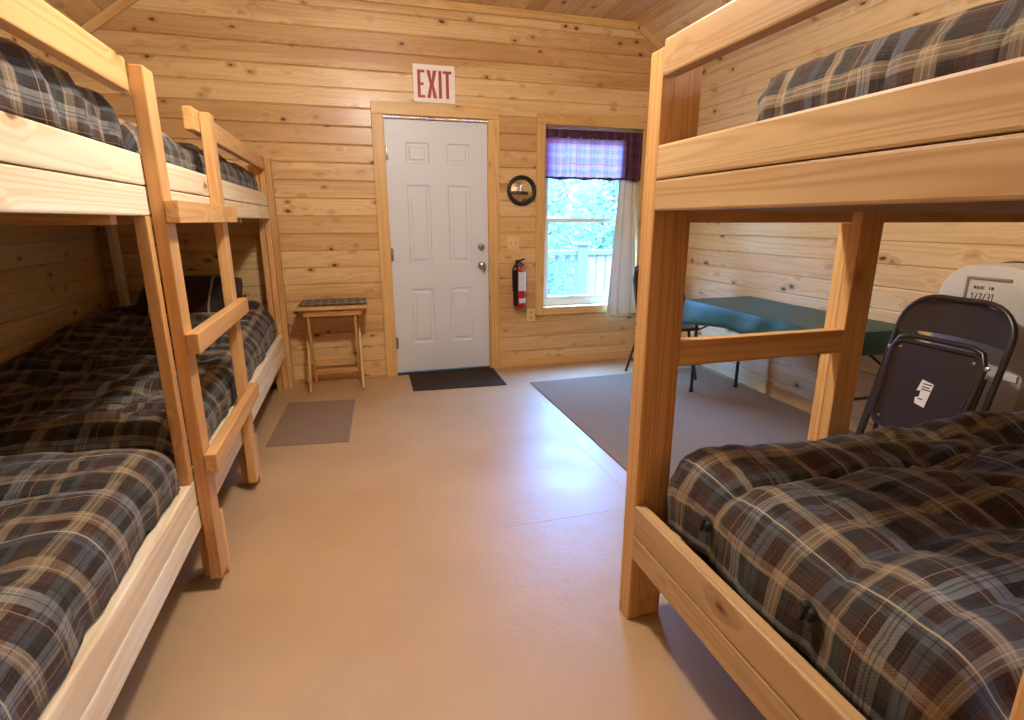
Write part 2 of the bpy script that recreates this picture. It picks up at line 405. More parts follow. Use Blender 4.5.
# ------------------------------------------------------------------ room shell
def board_wall(place, a0, a1, b0, b1, off, holes=(), pitch=PITCHB, joints=()):
    """boards along a, stacked along b, with V joints; place(a, b, depth into the wall)"""
    mb = MB()
    ch, cd = .008, .009
    k = math.floor((b0 - off) / pitch)
    acuts = sorted({a0, a1, *[h[0] for h in holes], *[h[1] for h in holes]})
    while off + k * pitch < b1:
        lo, hi = max(b0, off + k * pitch), min(b1, off + (k + 1) * pitch)
        cuts = sorted({lo, hi, *[z for h in holes for z in h[2:4] if lo < z < hi]})
        pid = rnd.random(); ro = (rnd.uniform(0, 30), rnd.uniform(0, 30), rnd.uniform(0, 30))
        for zi in range(len(cuts) - 1):
            zl, zh = cuts[zi], cuts[zi + 1]
            for ai in range(len(acuts) - 1):
                al, ah = acuts[ai], acuts[ai + 1]
                if any(h[0] <= al and ah <= h[1] and h[2] <= zl and zh <= h[3] for h in holes): continue
                bs = []
                if zl == lo: bs += [(zl, cd), (zl + min(ch, (zh - zl) / 3), 0)]
                else: bs += [(zl, 0)]
                if zh == hi: bs += [(zh - min(ch, (zh - zl) / 3), 0), (zh, cd)]
                else: bs += [(zh, 0)]
                vs = []; gps = []; rl = []
                for b, d in bs:
                    for a in (al, ah):
                        vs.append(place(a, b, d)); gps.append((a + ro[0], b + ro[1], ro[2])); rl.append((b - off - k * pitch) / pitch)
                fs = [(2 * i, 2 * i + 1, 2 * i + 3, 2 * i + 2) for i in range(len(bs) - 1)]
                mb.add(vs, fs, gps, pid, rl)
        k += 1
    return mb
# openings
DX0, DX1, DZ1 = .272, 1.112, 2.062
WX0, WX1, WZ0, WZ1 = 1.592, 2.50, .535, 2.055
fl = MB().add([(XW - .1, YN - .1, 0), (XR + .1, YN - .1, 0), (XR + .1, D + .12, 0), (XW - .1, D + .12, 0)], [(0, 1, 2, 3)])
struct('floor', fl, M['floor'])
struct('wall_back', board_wall(lambda a, b, d: (a, D + d, b), XW - .06, XR + .06, 0, HC, .011, [(DX0, DX1, 0, DZ1), (WX0, WX1, WZ0, WZ1)]), M['wall'])
struct('wall_right', board_wall(lambda a, b, d: (XR + d, a, b), YN - .05, D + .05, 0, 2.62, -.006, [(-1.12, -.22, 1.74, 2.30)]), M['wall_r'])
struct('wall_left', board_wall(lambda a, b, d: (XW - d, a, b), YN - .05, D + .05, 0, 2.62, 0), M['wall'])
NW = (-1.12, -.22, 1.74, 2.30)
struct('wall_near', board_wall(lambda a, b, d: (a, YN - d, b), XW, XR, 0, HC, 0), M['wall'])
# ceiling: flat middle and a sloped strip along each side wall
KL, KR, ZL, ZR = -1.08, 2.41, 2.41, 2.53
def cplace(a, b, d):
    # a runs along y, b across the room
    if b < KL: z = HC - (KL - b) * (HC - ZL) / (KL - XW)
    elif b > KR: z = HC - (b - KR) * (HC - ZR) / (XR - KR)
    else: z = HC
    return (b, a, z + d)
cm = MB()
for lo, hi in ((XW - .131, KL), (KL, KR), (KR, XR + .1)):
    t = board_wall(cplace, YN - .1, D + .1, lo, hi, lo, pitch=.131)
    cm.add(t.v, t.f, t.gp, 0, t.rel); cm.pid[-len(t.pid):] = t.pid
struct('ceiling', cm, M['ceil'])
# cove trim where the ceiling meets the back wall, and the corner trims
tm = MB()
pts = [(XW, ZL), (KL, HC), (KR, HC), (XR, ZR)]
for (xa, za), (xb, zb) in zip(pts, pts[1:]):
    dv = Vector((xb - xa, 0, zb - za)).normalized(); nn = Vector((dv.z, 0, -dv.x))
    tm.obox(Vector((xa, D - .010, za)) + nn * .030, Vector((xb, D - .010, zb)) + nn * .030, .058, .02, up=nn)
struct('trim_1', tm, M['trimw'])
struct('trim_2', MB().box(XR - .045, XR, D - .02, D, 0, 2.5, 'z'), M['trimw'])
struct('trim_3', MB().obox((KR, YN, HC - .008), (KR, D, HC - .008), .05, .014, up=(1, 0, -.3)).obox((KL, YN, HC - .008), (KL, D, HC - .008), .05, .014, up=(1, 0, .4)), M['trimw'])
bb = MB().box(XR - .018, XR, YN, 3.16, .0, .088, 'y')
struct('baseboard_right', bb, M['trimw'])
struct('baseboard_back', MB().box(DX1 + .09, XR - .05, D - .014, D, 0, .07, 'x'), M['trimw'])

# ------------------------------------------------------------------ door
def door_mesh():
    mb = MB(); x0, x1, z0, z1, y = .286, 1.100, .022, 2.049, D + .022
    px = [(x0 + .152, x0 + .338), (x0 + .482, x0 + .668)]; pz = [(.27, .735), (.945, 1.565), (1.725, 1.885)]
    xs = sorted([x0, x1] + [v for p in px for v in p]); zs = sorted([z0, z1] + [v for p in pz for v in p])
    for i in range(len(xs) - 1):
        for j in range(len(zs) - 1):
            a, b, c, d = xs[i], xs[i + 1], zs[j], zs[j + 1]
            if (a, b) in px and (c, d) in pz:
                lv = [(0, 0), (.010, .009), (.026, .009), (.040, .002)]
                vs = []
                for ins, dep in lv: vs += [(a + ins, y + dep, c + ins), (b - ins, y + dep, c + ins), (b - ins, y + dep, d - ins), (a + ins, y + dep, d - ins)]
                fs = [(4 * k + e, 4 * k + (e + 1) % 4, 4 * k + 4 + (e + 1) % 4, 4 * k + 4 + e) for k in range(3) for e in range(4)] + [(12, 13, 14, 15)]
                mb.add(vs, fs)
            else: mb.add([(a, y, c), (b, y, c), (b, y, d), (a, y, d)], [(0, 1, 2, 3)])
    mb.add([(x0, y, z0), (x1, y, z0), (x1, y, z1), (x0, y, z1), (x0, y + .044, z0), (x1, y + .044, z0), (x1, y + .044, z1), (x0, y + .044, z1)],
           [(0, 1, 5, 4), (1, 2, 6, 5), (2, 3, 7, 6), (3, 0, 4, 7), (4, 5, 6, 7)])
    return mb
dr = struct('door_1', door_mesh(), M['door'])
hx = 1.040
kb = MB().lathe([(.030, 0), (.031, -.006), (.026, -.012), (.012, -.016), (.011, -.030), (.024, -.040), (.029, -.052), (.026, -.064), (.012, -.070)], (hx, D + .022, .918), 'y')
kb.obox((hx + .005, D - .028, .918), (hx + .012, D - .034, .875), .016, .012, up=(1, 0, 0))
obj('door_knob', kb, M['metal'], dr)
obj('deadbolt', MB().lathe([(.029, 0), (.030, -.006), (.025, -.016), (.020, -.020), (.008, -.021)], (hx, D + .022, 1.073), 'y').box(hx - .005, hx + .005, D - .016, D + .002, 1.055, 1.091), M['metal'], dr)
for z in (.28, 1.02, 1.80):
    obj('hinge', MB().tube([(DX0 + .012, D + .010, z - .05), (DX0 + .012, D + .010, z + .05)], .0075).box(DX0 + .010, DX0 + .034, D + .016, D + .0215, z - .05, z + .05, bev=.001), M['brass'], dr)
obj('latch_plate', MB().box(1.1005, 1.1045, D + .012, D + .045, .885, .945, bev=.001), M['brass'], dr)
jm = MB().box(DX0, DX0 + .013, D, D + .11, 0, DZ1, 'z', .002).box(DX1 - .011, DX1, D, D + .11, 0, DZ1, 'z', .002).box(DX0 + .013, DX1 - .011, D, D + .11, DZ1 - .011, DZ1, 'x', .002)
struct('trim_4', jm, M['trimw'])
cs = MB().box(DX0 - .080, DX0 + .006, D - .018, D, 0, DZ1 + .012, 'z').box(DX1 - .004, DX1 + .083, D - .018, D, 0, DZ1 + .012, 'z').box(DX0 - .080, DX1 + .083, D - .018, D, DZ1 + .012, DZ1 + .10, 'x')
struct('trim_5', cs, M['trimw'])
struct('trim_6', MB().box(DX0 + .013, DX1 - .011, D + .002, D + .11, 0, .016, 'x', .003), flat('dark_threshold', srgb(40, 34, 32), .4))

# ------------------------------------------------------------------ window in the back wall
yF = D + .075
wn = MB()
for a, b, c, d in ((WX0, WX0 + .045, WZ0, WZ1), (WX1 - .045, WX1, WZ0, WZ1), (WX0 + .045, WX1 - .045, WZ0, WZ0 + .05), (WX0 + .045, WX1 - .045, WZ1 - .05, WZ1)):
    wn.box(a, b, yF, yF + .06, c, d, bev=.005)
w1 = struct('window_1', wn, M['vinyl'])
zm = 1.292
for nm, z0, z1, yy in (('sash', WZ0 + .05, zm + .018, yF + .006), ('sash', zm - .016, WZ1 - .05, yF + .032)):
    s_ = MB(); xa, xb = WX0 + .045, WX1 - .045
    s_.box(xa, xa + .03, yy, yy + .024, z0, z1).box(xb - .03, xb, yy, yy + .024, z0, z1).box(xa + .03, xb - .03, yy, yy + .024, z0, z0 + .034).box(xa + .03, xb - .03, yy, yy + .024, z1 - .034, z1)
    so = obj(nm, s_, M['vinyl'], w1)
    obj('pane', MB().add([(xa + .03, yy + .012, z0 + .034), (xb - .03, yy + .012, z0 + .034), (xb - .03, yy + .012, z1 - .034), (xa + .03, yy + .012, z1 - .034)], [(0, 1, 2, 3)]), M['glass'], so)
jb = MB()
for a, b, c, d in ((WX0 - .012, WX0, WZ0 - .012, WZ1 + .012), (WX1, WX1 + .012, WZ0 - .012, WZ1 + .012)): jb.box(a, b, D + .0, yF + .06, c, d, 'z', .002)
jb.box(WX0, WX1, D, yF + .06, WZ1, WZ1 + .012, 'x', .002).box(WX0, WX1, D - .0, yF + .06, WZ0 - .012, WZ0, 'x', .002)
obj('window_jamb', jb, M['trimw'], w1)
wc = MB().box(WX0 - .075, WX0 + .002, D - .018, D, WZ0 - .07, WZ1 + .005, 'z').box(WX1, WX1 + .085, D - .018, D, WZ0 - .07, WZ1 + .005, 'z').box(WX0 - .075, WX1 + .085, D - .018, D, WZ1 + .005, WZ1 + .085, 'x').box(WX0 + .002, WX1, D - .018, D, WZ0 - .07, WZ0 - .002, 'x')
obj('window_casing', wc, M['trimw'], w1)
# unseen window added in the right wall to light the left beds
w2 = MB(); a, b, c, d = NW
for q in ((a, a + .05, c, d), (b - .05, b, c, d), (a + .05, b - .05, c, c + .05), (a + .05, b - .05, d - .05, d), (a + .05, b - .05, (c + d) / 2 - .02, (c + d) / 2 + .02)):
    w2.box(XR + .02, XR + .08, q[0], q[1], q[2], q[3])
w2o = struct('fill_window', w2, M['vinyl'])
obj('pane', MB().add([(XR + .05, a, c), (XR + .05, b, c), (XR + .05, b, d), (XR + .05, a, d)], [(0, 1, 2, 3)]), M['glass'], w2o)
obj('window_casing', MB().box(XR - .018, XR, a - .08, a, c - .08, d + .08, 'z').box(XR - .018, XR, b, b + .08, c - .08, d + .08, 'z').box(XR - .018, XR, a, b, d, d + .08, 'y').box(XR - .018, XR, a, b, c - .08, c, 'y'), M['trimw'], w2o)

# ------------------------------------------------------------------ cloth
def drape(x0, x1, y0, y1, top, drop, r, res=.03, puff=.02, seams=None, seam_axis='y', wr=.012, wscale=(2.2, 6), seed=0, zf=None, open_sides='', thick=0, tuft=None, skirt=0.0, uvrot=False, pucker=0.0, wx=0.0):
    """a padded cover: flat top with rounded, hanging edges"""
    mb = MB(); smax = r * PI / 2 + drop
    ix0, ix1, iy0, iy1 = x0 + r, x1 - r, y0 + r, y1 - r
    nx = max(8, int((ix1 - ix0 + 2 * smax) / res)); ny = max(8, int((iy1 - iy0 + 2 * smax) / res))
    uv = []
    for j in range(ny + 1):
        q = iy0 - smax + (iy1 - iy0 + 2 * smax) * j / ny
        for i in range(nx + 1):
            p = ix0 - smax + (ix1 - ix0 + 2 * smax) * i / nx
            sx = p - ix1 if p > ix1 else (p - ix0 if p < ix0 else 0); sy = q - iy1 if q > iy1 else (q - iy0 if q < iy0 else 0)
            s = math.hypot(sx, sy); bx, by = min(max(p, ix0), ix1), min(max(q, iy0), iy1)
            if s > 1e-6: dx, dy = sx / s, sy / s
            else: dx = dy = 0
            s = min(s, smax)
            if s < r * PI / 2: th = s / r; rad, dz = r * math.sin(th), r * (1 - math.cos(th))
            else: th = PI / 2; rad, dz = r, r + s - r * PI / 2
            P = Vector((bx + dx * rad, by + dy * rad, top - dz)); N = Vector((dx * math.sin(th), dy * math.sin(th), math.cos(th)))
            d = 0.0
            if seams:
                c = q if seam_axis == 'y' else p
                ph = (c - seams[0]) / seams[1]; ff = abs(ph - round(ph)) * 2   # 0 at the seam
                d += puff * (min(1, ff * 1.35) ** .45 - 1)
                if tuft:
                    e = p if seam_axis == 'y' else q
                    tf = (e - tuft[0]) / tuft[1]; tt = abs(tf - round(tf)) * tuft[1]; ss = abs(ph - round(ph)) * seams[1]
                    d -= tuft[2] * math.exp(-(tt * tt + ss * ss) / .0035)
            a = noise.noise(Vector((p * wscale[0] + seed, q * wscale[1], seed * 1.7)))
            b = noise.noise(Vector((p * 9 + seed, q * 9, 3.1 + seed))); c2 = noise.noise(Vector((p * 1.6, q * 1.6 + seed, 7.7)))
            wq = wr * (1 + wx * min(1, max(0, (p - 1.1) / .5)))
            cr = 1 - abs(noise.noise(Vector((p * wscale[0] * 1.8 + 5, q * wscale[1] * 1.8, seed + 9)))) * 2.2
            d += wq * (a * 1.1 + b * .35) + wr * c2 * 1.2 - wq * .6 * max(0, cr) ** 2
            d *= 1 - .55 * math.sin(th)
            if skirt and th >= PI / 2 - .02:
                d += skirt * math.sin((p if abs(dy) > abs(dx) else q) * 38 + 3 * noise.noise(Vector((p * 3, q * 3, seed)))) * (s / smax)
            if pucker and s > 1e-6:
                cc = q if abs(dx) > abs(dy) else p
                rg_ = abs(noise.noise(Vector((cc * 24 + seed, s * 2.0, seed)))) + .5 * abs(noise.noise(Vector((cc * 37, s * 4, seed + 2))))
                d -= pucker * (1 - min(1, rg_ * 2.6)) * min(1, max(0, s - .05) / .06) + pucker * .6 * math.exp(-((s - r * 1.05) / .012) ** 2)
            P = P + N * d
            if zf: P.z += zf(P.x, P.y) * max(0.0, 1 - dz / (r + drop + 1e-6))
            mb.v.append(tuple(P)); uv.append((q, p) if uvrot else (p, q))
    for j in range(ny):
        for i in range(nx):
            o = j * (nx + 1) + i; mb.f.append((o, o + 1, o + nx + 2, o + nx + 1))
    mb.gp = list(mb.v); mb.pid = [0] * len(mb.v); mb.uv = uv; mb.smooth = True
    return mb
def wall_side(mb, lim):
    mb.v = [tuple(lim(Vector(v))) for v in mb.v]; return mb
def cloth_obj(name, mb, mat, loc, label, cat, group=None, thick=.006):
    o = solo(name, mb, mat, label, cat, loc, group, sm=True)
    md = o.modifiers.new('thickness', 'SOLIDIFY'); md.thickness = thick; md.offset = -1
    for p in o.data.polygons: p.use_smooth = True
    return o

# ------------------------------------------------------------------ bunk beds on the left
GZ1, GZ0, UZ1, UZ0, LZ1, LZ0 = 1.728, 1.640, 1.477, 1.303, .437, .258
UM, LM = (UZ1 + UZ0) / 2 - .002, (LZ1 + LZ0) / 2 - .002
BX = XW + .012                  # back of the left bunks
T = .038
def long_boards(par, y0, y1, guard, mat, gmat):
    for x0, x1 in ((XL - T, XL), (BX, BX + T)):
        for za, zb in ((UM + .002, UZ1), (UZ0, UM - .002), (LM + .002, LZ1), (LZ0, LM - .002)):
            obj('side_rail', MB().box(x0, x1, y0, y1, za, zb, 'y', .006), mat, par)
        if guard:
            ga = guard if x0 > -1 else (y0, y1)
            obj('guard_rail', MB().box(x0, x1, ga[0], ga[1], GZ0, GZ1, 'y', .005), gmat, par)
    for za, zb in ((UZ0 + .02, UZ0 + .038), (LZ0 + .02, LZ0 + .038)):
        obj('mattress_platform', MB().box(BX + T, XL - T, y0 + .04, y1 - .04, za, zb, 'y', .002), M['platform'], par)
        for k in range(4):
            yy = y0 + .12 + (y1 - y0 - .3) * k / 3
            obj('platform_joist', MB().box(BX + T, XL - T, yy, yy + T, za - .045, za - .002, 'x', .003), M['stile'], par)
    for ya in (y0, y1 - T):
        for za, zb in ((UZ0, UZ1), (LZ0, LZ1)):
            obj('end_rail', MB().box(BX + T, XL - T, ya, ya + T, za + .03, zb - .02, 'x', .005), mat, par)
yA0, yA1 = -.16, 1.886
n1 = thing('bunk_bed', 'pale pine bunk bed at left nearest the camera, its guard rail unbroken', 'bunk bed', (-1.15, .86, 0), 'pine bunk beds along the left wall')
long_boards(n1, yA0, yA1, (yA0, yA1), M['rail'], M['stile'])
for ya, yb in ((1.848, 1.886),):
    pass
    obj('post', MB().box(XL - T + .003, XL, ya, yb, LZ1 + .001, UZ0 - .001, 'z'), M['stile'], n1)
for ya, yb in ((yA0 + .04, yA0 + .128),):
    obj('post', MB().box(XL - 2 * T - .002, XL - T - .001, ya, yb, 0, GZ1, 'z'), M['stile'], n1)
for ya in (yA0 + .04, yA1 - .13):
    obj('post', MB().box(BX + T + .001, BX + 2 * T, ya, ya + .089, 0, GZ1, 'z'), M['stile'], n1)
yB0, yB1 = 1.892, 4.372
n2 = thing('bunk_bed', 'pine bunk bed on the left running on to the back wall, with the three-rung ladder', 'bunk bed', (-1.15, 3.13, 0), 'pine bunk beds along the left wall')
long_boards(n2, yB0, yB1, (2.555, yB1), M['rail'], M['stile'])
SX0, SX1 = XL + .001, XL + .039
for ya, yb, zt in ((1.889, 1.978, 1.715), (2.640, 2.730, 1.722), (4.375, 4.464, 1.728)):
    obj('ladder_stile' if ya < 4 else 'post', MB().box(SX0, SX1, ya, yb, .045 if ya < 4 else 0, zt, 'z'), M['stile'], n2)
    if ya < 4: obj('post', MB().box(XL - .048, SX1, yb + .002, yb + .040, 0, LZ0 - .003, 'z'), M['stile'], n2)
obj('post', MB().box(XL - 2 * T, XL - T - .001, 4.33, 4.37, 0, GZ1, 'z'), M['stile'], n2)
obj('post', MB().box(XL - T, XL - .001, 4.374, 4.412, 0, GZ1, 'z'), M['stile'], n2)
for ya in (yB0 + .045, 4.405):
    obj('post', MB().box(BX + T + .040, BX + 2 * T + .040, ya, ya + .089, 0, GZ1, 'z'), M['rail'], n2)
for zc in (1.315, .906, .490):
    obj('rung', MB().box(SX1 + .001, SX1 + .039, 1.884, 2.756, zc - .033, zc + .034, 'y'), M['stile'], n2)

# ------------------------------------------------------------------ bunk bed on the right
RY0, RY1, RX1 = .363, 1.336, 2.90
n3 = thing('bunk_bed', 'varnished pine bunk bed on the right with a thick plaid comforter on each level', 'bunk bed', (1.8, .85, 0))
rl = M['rrail']
G1, G0, U1, U2, U3, L1, L2, L3 = 1.731, 1.644, 1.481, 1.394, 1.314, .426, .326, .240
for za, zb in ((G0, G1), (U2 + .001, U1), (U3, U2 - .001), (L2 + .001, L1), (L3, L2 - .001)):
    obj('end_rail', MB().box(RB, RB + T, RY0, RY1, za, zb, 'y', .006), rl, n3)
    if za < 1.6: obj('end_rail', MB().box(RX1 - T, RX1, RY0, RY1, za, zb, 'y', .006), rl, n3)
for ya, yb in ((1.338, 1.404), (.279, .361)):
    obj('post', MB().box(RB + .002, RB + T, ya, yb, 0, 1.716, 'z', .006), M['stile'], n3)
obj('post', MB().box(RB + T + .001, .908, 1.343, 1.381, 0, 1.70, 'z'), M['stile'], n3)
obj('post', MB().box(RB + T + .001, .91, .318, .358, 0, 1.70, 'z'), M['stile'], n3)
for ya, yb in ((1.343, 1.381), (.318, .358)):
    obj('post', MB().box(RX1 - .09, RX1, ya, yb, 0, 1.70, 'z'), M['stile'], n3)
for ya, yb in ((1.385, 1.423), (.279, .317)):
    for za, zb in ((1.283, 1.378), (1.380, 1.468), (.36, .448), (.27, .358)):
        obj('side_rail', MB().box(RB + T + .002, RX1, ya, yb, za, zb, 'x', .006), M['stile'], n3)
obj('ladder_stile', MB().box(1.520, 1.612, 1.345, 1.3835, .45, 1.316, 'z'), M['stile'], n3)
obj('ladder_stile', MB().box(1.520, 1.584, 1.384, 1.426, .45, 1.281, 'z'), M['stile'], n3)
obj('rung', MB().box(.910, 1.519, 1.345, 1.383, .866, .945, 'x'), M['stile'], n3)
for za, zb in ((U3 + .0, U3 + .018), (L3 + .02, L3 + .038)):
    obj('mattress_platform', MB().box(RB + T, RX1 - T, .36, 1.34, za, zb, 'x', .002), M['platform'], n3)

# ------------------------------------------------------------------ comforters and pillow
grp = None
def lim_left(z_min):
    def f(v):
        v.x = max(v.x, XW + .016)
        if z_min and v.z < z_min: v.x = min(v.x, XL - T - .002)
        return v
    return f
c1 = wall_side(drape(XW + .02, XL - .006, -.10, 1.892, .635, .05, .135, .026, .03, (.35, .40), 'y', .026, (2.6, 6), 1.3), lim_left(LZ1 + .012))
cloth_obj('comforter', c1, M['plaid'], (-1.16, .88, .43), 'plaid comforter on the lower bunk nearest the camera at left, blue-grey at its edge', 'comforter', 'plaid comforters on the bunks')
c2 = wall_side(drape(XW + .02, XL - .012, 1.900, 4.335, .640, .06, .15, .026, .03, (2.4, .42), 'y', .036, (2.6, 8), 6.1, zf=lambda x, y: .10 * max(0, (y - 3.2) / 1.1)), lim_left(LZ1 + .012))
cloth_obj('comforter', c2, M['plaid'], (-1.16, 3.1, .43), 'rumpled plaid comforter on the far lower bunk at left, behind the ladder', 'comforter', 'plaid comforters on the bunks')
c3 = wall_side(drape(XW + .02, XL - .036, -.10, 1.955, 1.655, .09, .075, .03, .03, (.2, .17), 'y', .016, (2, 8), 11.4, skirt=.004, pucker=.016), lim_left(0))
cloth_obj('comforter', c3, M['plaid'], (-1.16, .88, 1.36), 'blue-grey plaid comforter behind the near upper guard rail at left', 'comforter', 'plaid comforters on the bunks')
c4 = wall_side(drape(XW + .02, XL - .036, 1.985, 4.33, 1.632, .05, .10, .03, .03, (2.1, .5), 'y', .026, (2, 7), 15.2), lim_left(0))
cloth_obj('comforter', c4, M['plaid'], (-1.16, 3.1, 1.36), 'plaid comforter on the far upper bunk at left, seen past the ladder top', 'comforter', 'plaid comforters on the bunks')
c5 = drape(.838, 2.84, .372, 1.352, .640, .085, .15, .018, .042, (1.07, .34), 'y', .023, (3, 5), 21.7, pucker=.006, wx=.9, tuft=(.90, .55, .03), uvrot=True)
cm5 = cloth_obj('comforter', c5, M['plaid'], (1.85, .86, .39), 'brown plaid comforter with tufted seams on the lower right bunk', 'comforter', 'plaid comforters on the bunks')
for yy in (1.07, .73, .40):
    tf = MB().obox((.842, yy - .020, .508), (.848, yy + .016, .514), .030, .022, bev=.008)
    tf.obox((.836, yy - .004, .53), (.832, yy + .004, .49), .010, .012, up=(0, 1, 0), bev=.003)
    obj('tuft', tf, M['tuft'], cm5)
c6 = drape(1.02, 2.84, .375, 1.335, 1.672, .16, .10, .022, .02, (.2, .30), 'x', .014, (9, 5), 27.1, skirt=.006, uvrot=True, pucker=.017)
cloth_obj('comforter', c6, M['plaid'], (1.9, .86, 1.33), 'dark plaid comforter on the upper right bunk, gathered along its edge', 'comforter', 'plaid comforters on the bunks')
pl = MB()
N_, W_ = 22, 16
for sgn in (1, -1):
    o = len(pl.v)
    for j in range(W_ + 1):
        for i in range(N_ + 1):
            a = -1 + 2 * i / N_; b = -1 + 2 * j / W_
            hh = .085 * (max(0, 1 - abs(a) ** 3.2) * max(0, 1 - abs(b) ** 3.2)) ** .55
            pin = 1 - .06 * (a * a * b * b)
            pl.v.append((a * .32 * pin, b * .21 * pin, sgn * hh * (1 + .2 * noise.noise(Vector((a * 2, b * 2, 4))))))
    for j in range(W_):
        for i in range(N_):
            k = o + j * (N_ + 1) + i; pl.f.append((k, k + 1, k + N_ + 2, k + N_ + 1))
mt = Matrix.Translation((-1.10, 4.13, .775)) @ Matrix.Rotation(.6, 4, 'X')
pl.uv = [(v[0], v[1]) for v in pl.v]
pl.v = [tuple(mt @ Vector(v)) for v in pl.v]; pl.gp = list(pl.v); pl.pid = [0] * len(pl.v)
solo('pillow', pl, M['plaid_dark'], 'dark maroon plaid pillow propped at the wall end of the far lower bunk', 'pillow', (-1.12, 4.12, .66), sm=True)

# ------------------------------------------------------------------ things on the back wall
def letter(mb, ch, a0, w, b0, h, place, st=.2, dep=.0025):
    t = st * h * .62
    R = lambda x0, x1, y0, y1: mb.prism([(a0 + x0 * w, b0 + y0 * h), (a0 + x1 * w, b0 + y0 * h), (a0 + x1 * w, b0 + y1 * h), (a0 + x0 * w, b0 + y1 * h)], dep, place)
    tw = t / w; th = t / h * .8
    def L(x0, y0, x1, y1):
        p, q = Vector((a0 + x0 * w, b0 + y0 * h)), Vector((a0 + x1 * w, b0 + y1 * h)); d = (q - p).normalized(); n_ = Vector((-d.y, d.x)) * t / 2
        mb.prism([tuple(p + n_), tuple(p - n_), tuple(q - n_), tuple(q + n_)], dep, place)
    segs = {'E': [('R', 0, tw, 0, 1), ('R', tw, 1, 0, th), ('R', tw, 1, 1 - th, 1), ('R', tw, .85, .5 - th / 2, .5 + th / 2)],
            'X': [('X',)], 'I': [('R', .5 - tw / 2, .5 + tw / 2, 0, 1)],
            'T': [('R', 0, 1, 1 - th, 1), ('R', .5 - tw / 2, .5 + tw / 2, 0, 1 - th)],
            'M': [('R', 0, tw, 0, 1), ('R', 1 - tw, 1, 0, 1), ('L', .1, 1, .5, .35), ('L', .5, .35, .9, 1)],
            'A': [('L', .08, 0, .5, 1), ('L', .92, 0, .5, 1), ('R', .25, .75, .3, .3 + th)],
            'D': [('R', 0, tw, 0, 1), ('R', tw, .8, 0, th), ('R', tw, .8, 1 - th, 1), ('R', 1 - tw, 1, .12, .88)],
            'N': [('R', 0, tw, 0, 1), ('R', 1 - tw, 1, 0, 1), ('L', .1, 1, .9, 0)],
            '1': [('R', .5 - tw / 2, .5 + tw / 2, 0, 1), ('L', .2, .75, .5, 1)], '/': [('L', .15, 0, .85, 1)],
            '7': [('R', 0, 1, 1 - th, 1), ('L', .9, 1, .35, 0)],
            '3': [('R', 1 - tw, 1, 0, 1), ('R', 0, 1 - tw, 0, th), ('R', 0, 1 - tw, 1 - th, 1), ('R', .2, 1 - tw, .5 - th / 2, .5 + th / 2)]}
    for sg in segs[ch]:
        if sg[0] == 'X':
            q = tw * .62
            mb.prism([(a0 + x * w, b0 + y * h) for x, y in ((0, 0), (2 * q, 0), (.5, .36), (1 - 2 * q, 0), (1, 0), (.5 + q, .5), (1, 1), (1 - 2 * q, 1), (.5, .64), (2 * q, 1), (0, 1), (.5 - q, .5))], dep, place)
        else: (R if sg[0] == 'R' else L)(*sg[1:])
sg = thing('exit_sign', 'white sign with red EXIT letters on the wall above the door', 'sign', (.680, D, 2.17))
pb = obj('sign_board', MB().box(.520, .842, D - .010, D - .001, 2.172, 2.440, bev=.003), M['signwhite'], sg)
lt = MB()
for ch, a0, w in (('E', .552, .056), ('X', .622, .078), ('I', .706, .04), ('T', .748, .068)):
    letter(lt, ch, a0, w, 2.205, .195, lambda a, b, c: (a, D - .0102 - c, b), .19)
obj('lettering', lt, M['signred'], sg)
mr = thing('round_mirror', 'small round mirror in a black ring frame between door and window', 'mirror', (1.386, D, 1.534))
ringp = [(1.386 + .112 * math.cos(2 * PI * k / 40), D - .020, 1.534 + .106 * math.sin(2 * PI * k / 40)) for k in range(40)]
obj('frame', MB().tube(ringp, .017, 10, close=True), M['black'], mr)
obj('mirror_glass', MB().lathe([(.104, 0), (.104, -.008), (.09, -.010)], (1.386, D - .004, 1.534), 'y', 40), M['mirror'], mr)
sw = thing('light_switch', 'ivory double switch plate on the boards right of the door', 'light switch', (1.316, D, 1.10))
obj('plate', MB().box(1.262, 1.370, D - .007, D - .0005, 1.045, 1.160, bev=.003), M['ivory'], sw)
for x in (1.293, 1.339): obj('toggle', MB().obox((x, D - .007, 1.10), (x, D - .022, 1.112), .014, .009, bev=.002), M['ivory'], sw)
ol = thing('wall_outlet', 'ivory power outlet low on the wall beneath the fire extinguisher', 'outlet', (1.48, D, .47))
obj('plate', MB().box(1.442, 1.520, D - .007, D - .0005, .412, .526, bev=.003), M['ivory'], ol)
for z in (.445, .493): obj('socket', MB().lathe([(.017, 0), (.016, -.003), (.006, -.003)], (1.481, D - .0072, z), 'y', 16), flat('socket_ivory', srgb(196, 160, 112), .4), ol)
ex = thing('fire_extinguisher', 'red fire extinguisher with pale label hung on the wall by the window', 'fire extinguisher', (1.352, D - .075, .545))
ey = D - .075
obj('cylinder', MB().lathe([(.040, 0), (.052, .012), (.054, .03), (.054, .27), (.046, .305), (.024, .325), (.019, .345)], (1.352, ey, .56), 'z', 28), M['red'], ex)
def arc_patch(z0, z1, a0, a1, rr, mb):
    n = 14; vs = []
    for z in (z0, z1):
        for k in range(n + 1):
            t = math.radians(a0 + (a1 - a0) * k / n); vs.append((1.352 + rr * math.cos(t), ey + rr * math.sin(t), z))
    return mb.add(vs, [(k, k + 1, n + 2 + k, n + 1 + k) for k in range(n)])
obj('label', arc_patch(.705, .865, -116, 20, .0548, MB()), M['silver'], ex)
obj('label', arc_patch(.60, .640, -110, 10, .0548, MB()), M['silver'], ex)
obj('dark_side', arc_patch(.575, .88, -200, -118, .0549, MB()), M['black'], ex)  # black patch down the left side of the cylinder
